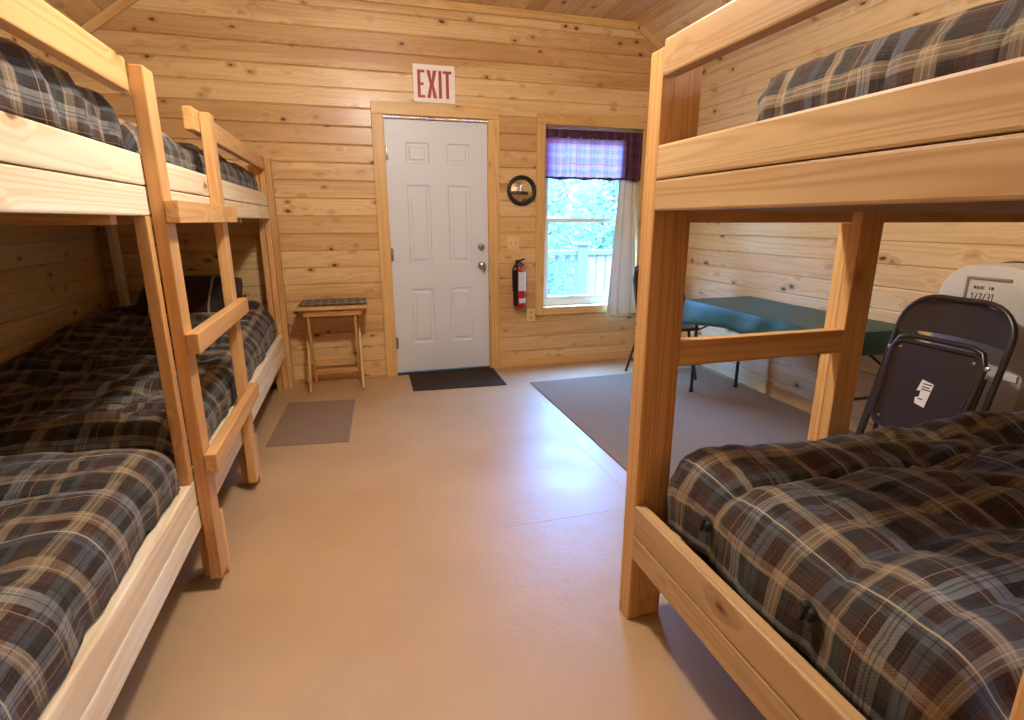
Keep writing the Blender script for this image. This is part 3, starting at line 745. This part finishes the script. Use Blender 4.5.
obj('valve', MB().lathe([(.018, 0), (.020, .012), (.014, .03), (.012, .045)], (1.352, ey, .905), 'z', 16), M['black'], ex)
obj('handle', MB().obox((1.352, ey + .01, .955), (1.375, ey - .06, .975), .012, .020).obox((1.352, ey + .01, .935), (1.375, ey - .055, .930), .010, .018), M['black'], ex)
obj('hose', MB().tube([(1.338, ey - .01, .925), (1.30, ey - .02, .92), (1.287, ey - .02, .88), (1.288, ey - .02, .80), (1.292, ey - .02, .70)], .008), M['black'], ex)
obj('gauge', MB().lathe([(.014, 0), (.014, -.012), (.010, -.013)], (1.345, ey - .014, .925), 'y', 16), M['metal'], ex)
obj('wall_bracket', MB().box(1.335, 1.369, ey + .055, D - .001, .62, .96, 'z', .003), M['blackmetal'], ex)

# valance and curtain
def hang(x0, x1, z0, z1, y, amp, waves, nx=120, nz=24, seed=0, flare=0, hemw=0):
    mb = MB(); uv = []
    for j in range(nz + 1):
        t = j / nz; z = z1 + (z0 - z1) * t
        for i in range(nx + 1):
            s = i / nx; xa = x0 - flare * t; xb = x1 + flare * .2 * t; x = xa + (xb - xa) * s
            ph = 2 * PI * waves * s + 1.5 * noise.noise(Vector((s * 3, t * .8, seed)))
            a = amp * (.35 + .65 * t)
            dy = a * math.sin(ph) + a * .5 * noise.noise(Vector((s * 9, t * 1.2, seed + 3)))
            mb.v.append((x + a * .3 * math.cos(ph), y + dy, z + hemw * math.sin(ph * .5 + 1) * t)); uv.append((s * (xb - xa) * 1.15, z))
    for j in range(nz):
        for i in range(nx):
            o = j * (nx + 1) + i; mb.f.append((o, o + 1, o + nx + 2, o + nx + 1))
    mb.gp = list(mb.v); mb.pid = [0] * len(mb.v); mb.uv = uv; mb.smooth = True
    return mb
vl = thing('window_valance', 'short gathered pink and blue plaid valance with a dark maroon header across the window top', 'curtain', (2.04, D - .03, 1.64))
obj('valance_cloth', hang(1.594, 2.497, 1.652, 1.975, D + .018, .013, 7.5, seed=2, hemw=.006), M['valance'], vl, sm=True)
obj('header', hang(1.594, 2.497, 1.962, 2.032, D + .010, .008, 9, seed=4), M['valance_hem'], vl, sm=True)
obj('hem', hang(1.594, 2.497, 1.634, 1.656, D + .018, .013, 7.5, nz=3, seed=2, hemw=.006), M['valance_hem'], vl, sm=True)
cr = hang(2.315, 2.485, .452, 2.03, D + .052, .018, 2.6, nx=70, nz=50, seed=9, flare=.0)
def tw(v):
    x, y, z = v; k = max(0, min(1, (1.5 - z) / 1.05))
    return (x - k * .15 * (2.50 - x) / .18 + k * .022, y - k * .118, z)
cr.v = [tw(v) for v in cr.v]; cr.gp = list(cr.v)
solo('curtain_panel', cr, M['curtain'], 'long white curtain gathered at the right of the window', 'curtain', (2.40, D + .03, .45), sm=True)
obj('unlit_valance_end', hang(2.345, 2.497, 1.636, 2.03, D - .004, .010, 2, nx=40, seed=12), M['valance_hem'], vl, sm=True)  # dark cloth paints the shade at the valance end that gets no backlight

# ------------------------------------------------------------------ tray table
tt = thing('tray_table', 'small folding wooden tray table with crossed legs against the back wall', 'tray table', (-.18, 4.33, 0))
obj('tabletop', MB().box(-.445, .070, 4.16, 4.495, .645, .668, 'x', .006), M['tray'], tt)
obj('apron', MB().box(-.40, .02, 4.185, 4.205, .595, .644, 'x', .003), M['tray'], tt)
for x in (-.395, -.005):
    obj('leg', MB().obox((x, 4.19, .004), (x, 4.46, .645), .042, .02, up=(0, 1, 0)), M['tray'], tt)
for x in (-.370, -.030):
    obj('leg', MB().obox((x, 4.47, .004), (x, 4.20, .645), .042, .02, up=(0, 1, 0)), M['tray'], tt)
obj('stretcher', MB().box(-.36, -.04, 4.425, 4.443, .085, .125, 'x', .003), M['tray'], tt)
obj('stretcher', MB().box(-.36, -.04, 4.395, 4.413, .19, .225, 'x', .003), M['tray'], tt)
rn = drape(-.425, .064, 4.215, 4.49, .688, .0, .010, .012, 0, None, 'y', .002, seed=3)
cloth_obj('table_runner', rn, M['runner'], (-.18, 4.35, .67), 'grey plaid cloth folded flat on the small wooden tray table', 'cloth', thick=.004)

# ------------------------------------------------------------------ mats and rug
def matbox(name, quad, h, mat, label, cat):
    mb = MB(); c = Vector((sum(q[0] for q in quad) / 4, sum(q[1] for q in quad) / 4, 0))
    lo = [(x, y, .0005) for x, y in quad]; hi = [(x, y, h * .6) for x, y in quad]; ins = [tuple(Vector((x, y, h)) + (c - Vector((x, y, 0))).normalized() * .010) for x, y in quad]
    mb.add(lo + hi + ins, [(0, 1, 5, 4), (1, 2, 6, 5), (2, 3, 7, 6), (3, 0, 4, 7), (4, 5, 9, 8), (5, 6, 10, 9), (6, 7, 11, 10), (7, 4, 8, 11), (8, 9, 10, 11), (3, 2, 1, 0)])
    return solo(name, mb, mat, label, cat, (c.x, c.y, 0))
matbox('floor_mat', [(-.581, 3.20), (-.112, 3.145), (-.068, 3.945), (-.537, 4.006)], .007, M['mat_grey'], 'grey brown rectangular mat on bare floor before the tray table', 'mat')
matbox('door_mat', [(.366, 4.03), (1.110, 3.985), (1.124, 4.503), (.376, 4.503)], .010, M['mat_black'], 'dark brown door mat at the foot of the white door', 'mat')
matbox('area_rug', [(1.308, 1.60), (2.93, 1.60), (2.93, 4.02), (1.308, 3.99)], .009, M['rug'], 'large grey carpet piece under the folding table', 'rug')

# ------------------------------------------------------------------ folding table with its cloth
TX0, TX1, TY0, TY1, TZ = 2.385, 2.945, 2.16, 3.505, .712
tb = thing('folding_table', 'long folding table with black steel legs along the right wall', 'table', ((TX0 + TX1) / 2, (TY0 + TY1) / 2, 0))
obj('tabletop', MB().box(TX0, TX1, TY0, TY1, TZ - .03, TZ, 'y', .006), M['tabletop'], tb)
for yy in (3.40, 2.20):
    for x in (2.425, 2.830):
        lg = obj('leg', MB().tube([(x, yy, .02), (x, yy, TZ - .031)], .0125), M['blackmetal'], tb)
        sub('foot_cap', MB().tube([(x, yy, .0095), (x, yy, .035)], .016), M['black'], lg)
    obj('leg_crossbar', MB().tube([(2.425, yy, .32), (2.830, yy, .32)], .009), M['blackmetal'], tb)
    s_ = -1 if yy > 3 else 1
    for x in (2.46, 2.80): obj('brace', MB().tube([(x, yy, .50), (x, yy + s_ * .34, TZ - .04)], .007), M['blackmetal'], tb)
obj('edge_channel', MB().box(TX0 + .02, TX0 + .04, TY0 + .05, TY1 - .05, TZ - .065, TZ - .031, 'y', .003), M['blackmetal'], tb)
def tc_drop(v):
    if v.z < TZ - .01:
        k = (TZ - v.z)
        f = .95 + .45 * max(0, (v.y - 3.0) / .5) + .02 * math.sin(v.y * 7 + 1.1) + .06 * noise.noise(Vector((v.y * 5, v.x * 5, 1)))
        v.z = TZ - k * f
        o = .009 * math.sin(v.y * 17 + 2 * math.sin(v.y * 5)) * min(1, k / .1)
        if v.x < TX0 + .02: v.x += o - .02 * min(1, k / .1)
        else: v.y += o if v.y > 3 else -abs(o)
    if v.x > XR - .03: v.x = XR - .03
    return v
tc = wall_side(drape(TX0 - .008, TX1 + .02, TY0 - .008, TY1 + .008, TZ + .006, .125, .012, .022, 0, None, 'y', .0025, (3, 3), 31), tc_drop)
cloth_obj('tablecloth', tc, M['cloth_green'], (2.66, 2.67, TZ), 'dark green vinyl tablecloth hanging over the folding table', 'tablecloth', thick=.002)

# ------------------------------------------------------------------ folding chairs
def rr_path(w, z0, z1, r, n=8, y=0):
    """inverted U: up the left side, round the top, down the right side"""
    p = [(-w, y, z0)]
    for k in range(n + 1):
        t = PI - PI / 2 * k / n; p.append((-w + r + r * math.cos(t), y, z1 - r + r * math.sin(t)))
    for k in range(n + 1):
        t = PI / 2 - PI / 2 * k / n; p.append((w - r + r * math.cos(t), y, z1 - r + r * math.sin(t)))
    p.append((w, y, z0)); return p
def pan(w0, w1, z0, z1, r, y, lip, dish=0, inset=.012):
    """rounded panel with a turned rim, facing -y"""
    def outline(k):
        pts = []
        for cx, cz, a0 in ((w1 - r, z1 - r, 0), (-(w1 - r), z1 - r, 90), (-(w0 - r), z0 + r, 180), (w0 - r, z0 + r, 270)):
            for i in range(7):
                t = math.radians(a0 + 15 * i); pts.append((cx + (r - k) * math.cos(t), cz + (r - k) * math.sin(t)))
        return pts
    mb = MB(); lv = [(0, lip), (0, .004), (.004, 0), (inset, 0), (inset + .008, .010 if lip else .0)]
    vs = []; n = 28
    for k, d in lv: vs += [(a, y + d, b) for a, b in outline(k)]
    fs = [(i * n + e, i * n + (e + 1) % n, (i + 1) * n + (e + 1) % n, (i + 1) * n + e) for i in range(len(lv) - 1) for e in range(n)]
    fs.append(tuple((len(lv) - 1) * n + e for e in range(n)))
    mb.add(vs, fs); mb.smooth = True; return mb
def back_panel(w, z0, z1, r, y, depth=.02):
    mb = MB(); nx, nz = 22, 10; vs = []
    for lay in (0, .004):
        for j in range(nz + 1):
            for i in range(nx + 1):
                s = -1 + 2 * i / nx; t = j / nz
                zz = z0 + (z1 - z0) * t - .02 * (1 - t) * (1 - s * s) * -1
                ww = w
                if zz > z1 - r: ww = w - r + math.sqrt(max(0, r * r - (zz - (z1 - r)) ** 2))
                vs.append((s * ww, y + lay + depth * (1 - s * s), zz))
    m_ = (nx + 1) * (nz + 1); fs = []
    for lay in (0, 1):
        for j in range(nz):
            for i in range(nx):
                o = lay * m_ + j * (nx + 1) + i; fs.append((o, o + 1, o + nx + 2, o + nx + 1))
    for i in range(nx): fs.append((i, i + 1, m_ + i + 1, m_ + i)); o = nz * (nx + 1) + i; fs.append((o, o + 1, m_ + o + 1, m_ + o))
    mb.add(vs, fs); mb.smooth = True; return mb
ch = thing('folding_chair', 'folded brown metal chair with a white sticker leaning behind the right bunk', 'chair', (2.33, 1.700, .012), rot=(math.radians(-13), 0, math.radians(-92)))
W = .245
obj('frame', MB().tube(rr_path(W, 0, .965, .15), .0125), M['brownframe'], ch, True)
obj('backrest', back_panel(W - .006, .785, .955, .145, -.004), M['brownmetal'], ch, True)
st = obj('seat', pan(.190, .208, .325, .752, .055, -.046, .028), M['brownmetal'], ch, True)
obj('seat_rim', MB().tube([(a * .197 + 0, -.034, b) for a, b in [(-.95, .36), (-1.02, .45), (-1.05, .70), (-.93, .755), (-.7, .772), (.7, .772), (.93, .755), (1.05, .70), (1.02, .45), (.95, .36)]], .012), M['brownframe'], ch, True)
for s_ in (-1, 1):
    obj('rear_leg', MB().tube([(s_ * .218, -.018, .0), (s_ * .212, -.022, .45), (s_ * .212, -.02, .66)], .011), M['brownframe'], ch, True)
    for a, b in ((.15, .37), (.165, .71)):
        sub('rivet', MB().lathe([(.007, 0), (.006, -.003), (.002, -.004)], (s_ * a, -.0365, b), 'y', 10), M['steel'], st, True)
    obj('hinge_pin', MB().lathe([(.009, 0), (.009, -.012), (.004, -.014)], (s_ * .217, -.03, .70), 'y', 12), M['steel'], ch, True)
    obj('rubber_foot', MB().lathe([(.017, 0), (.017, .03), (.014, .034)], (s_ * W, 0, -.008), 'z', 14), M['black'], ch, True)
obj('crossbar', MB().tube([(-.215, -.02, .20), (.215, -.02, .20)], .008), M['brownframe'], ch, True)
stk = sub('sticker', MB().prism([(-.030, .535), (-.012, .540), (-.010, .510), (-.026, .505), (-.020, .478), (.028, .470), (.034, .580), (-.022, .590)], .0008, lambda a, b, c: (a + .01, -.0368 - c, b)), M['paper'], st, True)
for z, w in ((.570, .040), (.556, .034), (.545, .042), (.500, .022)):
    sub('print_line', MB().prism([(-.012, z), (-.012 + w, z), (-.012 + w, z + .005), (-.012, z + .005)], .0004, lambda a, b, c: (a + .01, -.0377 - c, b)), M['ink'], st, True)

# second chair, standing open at the end of the table
oc = thing('folding_chair', 'dark open metal chair at the window end of the green table, behind a post', 'chair', (2.42, 3.86, .009))
fm = MB()
for s_ in (-1, 1):
    fm.tube([(2.42 + s_ * .225, 3.66, .012), (2.42 + s_ * .225, 3.84, .46), (2.42 + s_ * .22, 3.98, .82)], .012)
obj('frame', fm.tube([(2.42 - .22, 3.98, .82), (2.42 - .20, 4.005, .91), (2.42 - .12, 4.015, .945), (2.42 + .12, 4.015, .945), (2.42 + .20, 4.005, .91), (2.42 + .22, 3.98, .82)], .012), M['blackmetal'], oc)
obj('backrest', wall_side(back_panel(.215, .70, .93, .10, 0, .03), lambda v: Vector((2.42 + v.x, 3.925 + v.y + (v.z - .70) * .33, v.z))), M['blackmetal'], oc)
obj('seat', MB().box(2.22, 2.62, 3.62, 3.97, .435, .46, bev=.012), M['blackmetal'], oc)
for s_ in (-1, 1): obj('rear_leg', MB().tube([(2.42 + s_ * .20, 4.07, .012), (2.42 + s_ * .20, 3.86, .44), (2.42 + s_ * .20, 3.72, .445)], .011), M['blackmetal'], oc)
obj('crossbar', MB().tube([(2.22, 4.02, .12), (2.62, 4.02, .12)], .008), M['blackmetal'], oc)

# ------------------------------------------------------------------ pale plastic case behind the chair
pc = thing('plastic_case', 'pale grey moulded plastic case standing on end behind the folded chair', 'case', (2.80, 1.69, 0))
def rrect(w, h0, h1, r, n=8):
    p = [(-w + .03, h0), (w - .03, h0)]
    for cx, a0 in ((w - r, 0), (-(w - r), 90)):
        for k in range(n + 1):
            t = math.radians(a0 + 90 * k / n); p.append((cx + r * math.cos(t), h1 - r + r * math.sin(t)))
    return p
pcb = MB(); vs = []; cy = 1.69; base = 2.68
prof = [(2.93, .0), (2.93, .006), (2.712, .006), (2.690, .012), (2.680, .032)]
for i, (x, k) in enumerate(prof):
    for a, b in rrect(.222 - k, .004 + k, 1.108 - k, .16 - k): vs.append((x, cy - a, b))
n = len(rrect(.2, 0, 1, .1)); fs = [tuple(range(n))[::-1]]
for i in range(len(prof) - 1):
    for e in range(n): fs.append((i * n + e, i * n + (e + 1) % n, (i + 1) * n + (e + 1) % n, (i + 1) * n + e))
# front face with the handle recess
hz0, hz1, hy0, hy1 = .74, 1.035, 1.735, 1.560
fo = (len(prof) - 1) * n
fs.append(tuple(fo + e for e in range(n)))
pcb.add(vs, fs); pcb.smooth = True
case = obj('shell', pcb, M['plastic'], pc)
hr = MB()
hr.box(2.672, 2.6815, 1.60, 1.78, 1.034, 1.047, bev=.004).box(2.672, 2.6815, 1.768, 1.780, .84, 1.034, bev=.004)
obj('handle_rim', hr, M['plasticdark'], pc)
tx = MB()
pl_ = lambda a, b, c: (2.6795 - c, -a, b)
x = -1.745
for chh in 'MADE IN':
    if chh != ' ': letter(tx, chh, x, .009, .992, .014, pl_, .30, .0012)
    x += .0118
obj('maker_text', tx, M['ink'], pc); tx = MB()
x = -1.752
for chh in '1/7/31':
    letter(tx, chh, x, .012, .945, .030, pl_, .18, .0012); x += .0165
obj('date_text', tx, M['ink'], pc)
obj('band', MB().box(2.674, 2.6805, 1.500, 1.575, .615, .648, bev=.003), M['paper'], pc)
obj('clasp', MB().box(2.70, 2.745, 1.9085, 1.918, .84, .90, bev=.003), M['black'], pc)

# raceway and junction box on the right wall
cb = thing('outlet_box', 'small wall box with a cable channel low on the right wall under the table', 'outlet box', (XR, 3.22, .05))
obj('box', MB().box(XR - .045, XR - .0005, 3.185, 3.265, .012, .105, bev=.004), M['ivory'], cb)
obj('cable_channel', MB().box(XR - .016, XR - .0005, 3.215, 3.235, .106, .60, 'z', .003), M['rail'], cb)

# ------------------------------------------------------------------ outside the window
struct('trim_7', MB().box(-1.5, 5.5, D + .18, 7.2, -.14, -.06, 'x', .005), M['deck'])
dk = thing('deck_railing', 'lilac grey deck railing with square post outside the window', 'railing', (2.9, 6.5, -.06))
obj('post', MB().box(2.74, 2.875, 6.43, 6.57, -.06, .98, 'z').box(2.72, 2.895, 6.41, 6.59, .98, 1.01, bev=.006), M['deckrail'], dk)
for xa, xb in ((1.0, 2.74), (2.875, 4.7)):
    obj('handrail', MB().box(xa, xb, 6.45, 6.56, .86, .92, 'x'), M['deckrail'], dk)
    obj('bottom_rail', MB().box(xa, xb, 6.47, 6.53, .10, .16, 'x'), M['deckrail'], dk)
for k in range(11): obj('baluster', MB().box(1.20 + k * .14, 1.24 + k * .14, 6.48, 6.52, .16, .86, 'z'), M['deckrail'], dk)
for k in range(13): obj('baluster', MB().box(2.89 + k * .135, 3.0 + k * .135, 6.48, 6.52, .16, .86, 'z'), M['deckplank'], dk)
struct('floor_outside', MB().add([(-20, 4.8, -.5), (30, 4.8, -.5), (30, 45, -.5), (-20, 45, -.5)], [(0, 1, 2, 3)]), M['grass'])
def tree(x, y, h, rx, zc, mat, n, leaf, label, seed):
    r = random.Random(seed)
    t = thing('tree', label, 'tree', (x, y, -.5), 'trees beyond the deck')
    pts = [(x + .12 * math.sin(k * 1.3 + seed), y, -.5 + (h * .8) * k / 8) for k in range(9)]
    tr = MB().tube(pts, .13, 8, taper=[1 - .09 * k for k in range(9)])
    for k in range(7):
        a = r.uniform(0, 2 * PI); z0 = h * (.25 + .07 * k)
        tr.tube([(x, y, z0), (x + math.cos(a) * rx * .4, y + math.sin(a) * rx * .4, z0 + .5), (x + math.cos(a) * rx * .8, y + math.sin(a) * rx * .8, z0 + .8)], .05, 6, taper=[1, .6, .25])
    obj('trunk', tr, M['bark'], t)
    mb = MB()
    for i in range(n):
        while True:
            a, b, c = r.uniform(-1, 1), r.uniform(-1, 1), r.uniform(-1, 1)
            q = a * a + b * b + c * c
            if .1 < q < 1 and noise.noise(Vector((a * 2.2 + seed, b * 2.2, c * 2.2))) > -.12: break
        p = Vector((x + a * rx, y + b * rx, zc + c * (h - zc)))
        u = Vector((r.uniform(-1, 1), r.uniform(-1, 1), r.uniform(-.6, .6))).normalized(); v = u.orthogonal().normalized()
        L = leaf * r.uniform(.6, 1.3)
        mb.add([p - u * L, p + v * L * .42, p + u * L, p - v * L * .42], [(0, 1, 2, 3)])
    obj('foliage', mb, mat, t)
tree(3.1, 9.6, 3.4, 1.15, 1.5, M['leaf_a'], 2600, .085, 'loose pale green tree behind the deck railing post', 1)
tree(5.6, 9.9, 3.6, 1.2, 1.5, M['leaf_a'], 2600, .085, 'pale tree at the right edge of the window view', 2)
tree(4.5, 12.3, 4.0, 1.25, 1.2, M['leaf_a'], 2800, .09, 'blue-green tree in the gap between the two nearer trees', 3)
for k in range(5):
    tree(2.2 + 2.75 * k, 15.4 + .3 * (k % 2), 4.4, 1.3, 1.7, M['leaf_b'], 2600, .11, 'blue-green tree in the far row beyond the lawn', 10 + k)

# ------------------------------------------------------------------ lamps
def lamp(name, x, y, power, col, label):
    t = thing(name, label, 'ceiling lamp', (x, y, HC))
    obj('lamp_base', MB().lathe([(.15, 0), (.155, -.02), (.14, -.035), (.10, -.036)], (x, y, HC), 'z', 32), M['lamp_white'], t)
    obj('lamp_shade', MB().lathe([(.125, -.037), (.135, -.06), (.11, -.095), (.06, -.115), (.01, -.12)], (x, y, HC), 'z', 32), emis(name + '_glow', col, 6), t)
    l = bpy.data.lights.new('lamp_light', 'POINT'); l.shadow_soft_size = .09; l.energy = power; l.color = col
    o = bpy.data.objects.new('lamp_light', l); COL.objects.link(o); o.location = (x, y, HC - .36)
lamp('ceiling_lamp', .28, 1.80, 165, (1.0, .95, .87), 'round glowing ceiling lamp over the middle of the room')
for nm, loc, sz, en, col, rot in (('fill_window_light', (XR + .14, (NW[0] + NW[1]) / 2, 2.02), (.95, .62), 150, (.88, .94, 1.0), (PI / 2, 0, PI / 2)),):  # added area light behind the unseen window, daylight for the left beds
    l = bpy.data.lights.new(nm, 'AREA'); l.shape = 'RECTANGLE'; l.size, l.size_y = sz; l.energy = en; l.color = col
    o = bpy.data.objects.new(nm, l); COL.objects.link(o); o.location = loc; o.rotation_euler = rot
# portal for the back window
l = bpy.data.lights.new('window_portal', 'AREA'); l.shape = 'RECTANGLE'; l.size, l.size_y = .9, 1.5; l.cycles.is_portal = True
o = bpy.data.objects.new('window_portal', l); COL.objects.link(o); o.location = (2.05, D + .20, 1.295); o.rotation_euler = (-PI / 2, 0, 0)
s = bpy.data.lights.new('sun', 'SUN'); s.energy = 5.5; s.angle = .03; s.color = (1, .95, .85)
o = bpy.data.objects.new('sun', s); COL.objects.link(o); o.rotation_euler = (math.radians(38), 0, math.radians(-25))
w = bpy.data.worlds.new('sky'); sc.world = w; w.use_nodes = True; nt = w.node_tree
bg = nt.nodes['Background']
g = G(nt)
gen = g.n('ShaderNodeTexCoord').outputs['Generated']; sp = g.n('ShaderNodeSeparateXYZ'); g.put(sp.inputs[0], gen)
nt.links.new(g.ramp(g.rng(sp.outputs[2], 0, .7), [(0, (.018, .021, .022)), (.22, (.022, .027, .03)), (.46, (.14, .40, 1.0)), (1, (.15, .42, 1.0))]), bg.inputs[0])
bg.inputs[1].default_value = 105

# ------------------------------------------------------------------ camera and view
cam = bpy.data.cameras.new('camera'); cam.sensor_width = 36; cam.lens = FPX / 1024 * 36; cam.clip_start = .02
co = bpy.data.objects.new('camera', cam); COL.objects.link(co)
co.location = (0, 0, H_CAM); co.rotation_euler = (PI / 2 - PITCH, 0, -YAW)
sc.camera = co
for o in bpy.data.objects:
    if '_loc' in o: del o['_loc']
vs_ = sc.view_settings
vs_.view_transform = 'Standard'; vs_.look = 'None'; vs_.exposure = -0.30; vs_.gamma = 1; vs_.use_curve_mapping = False
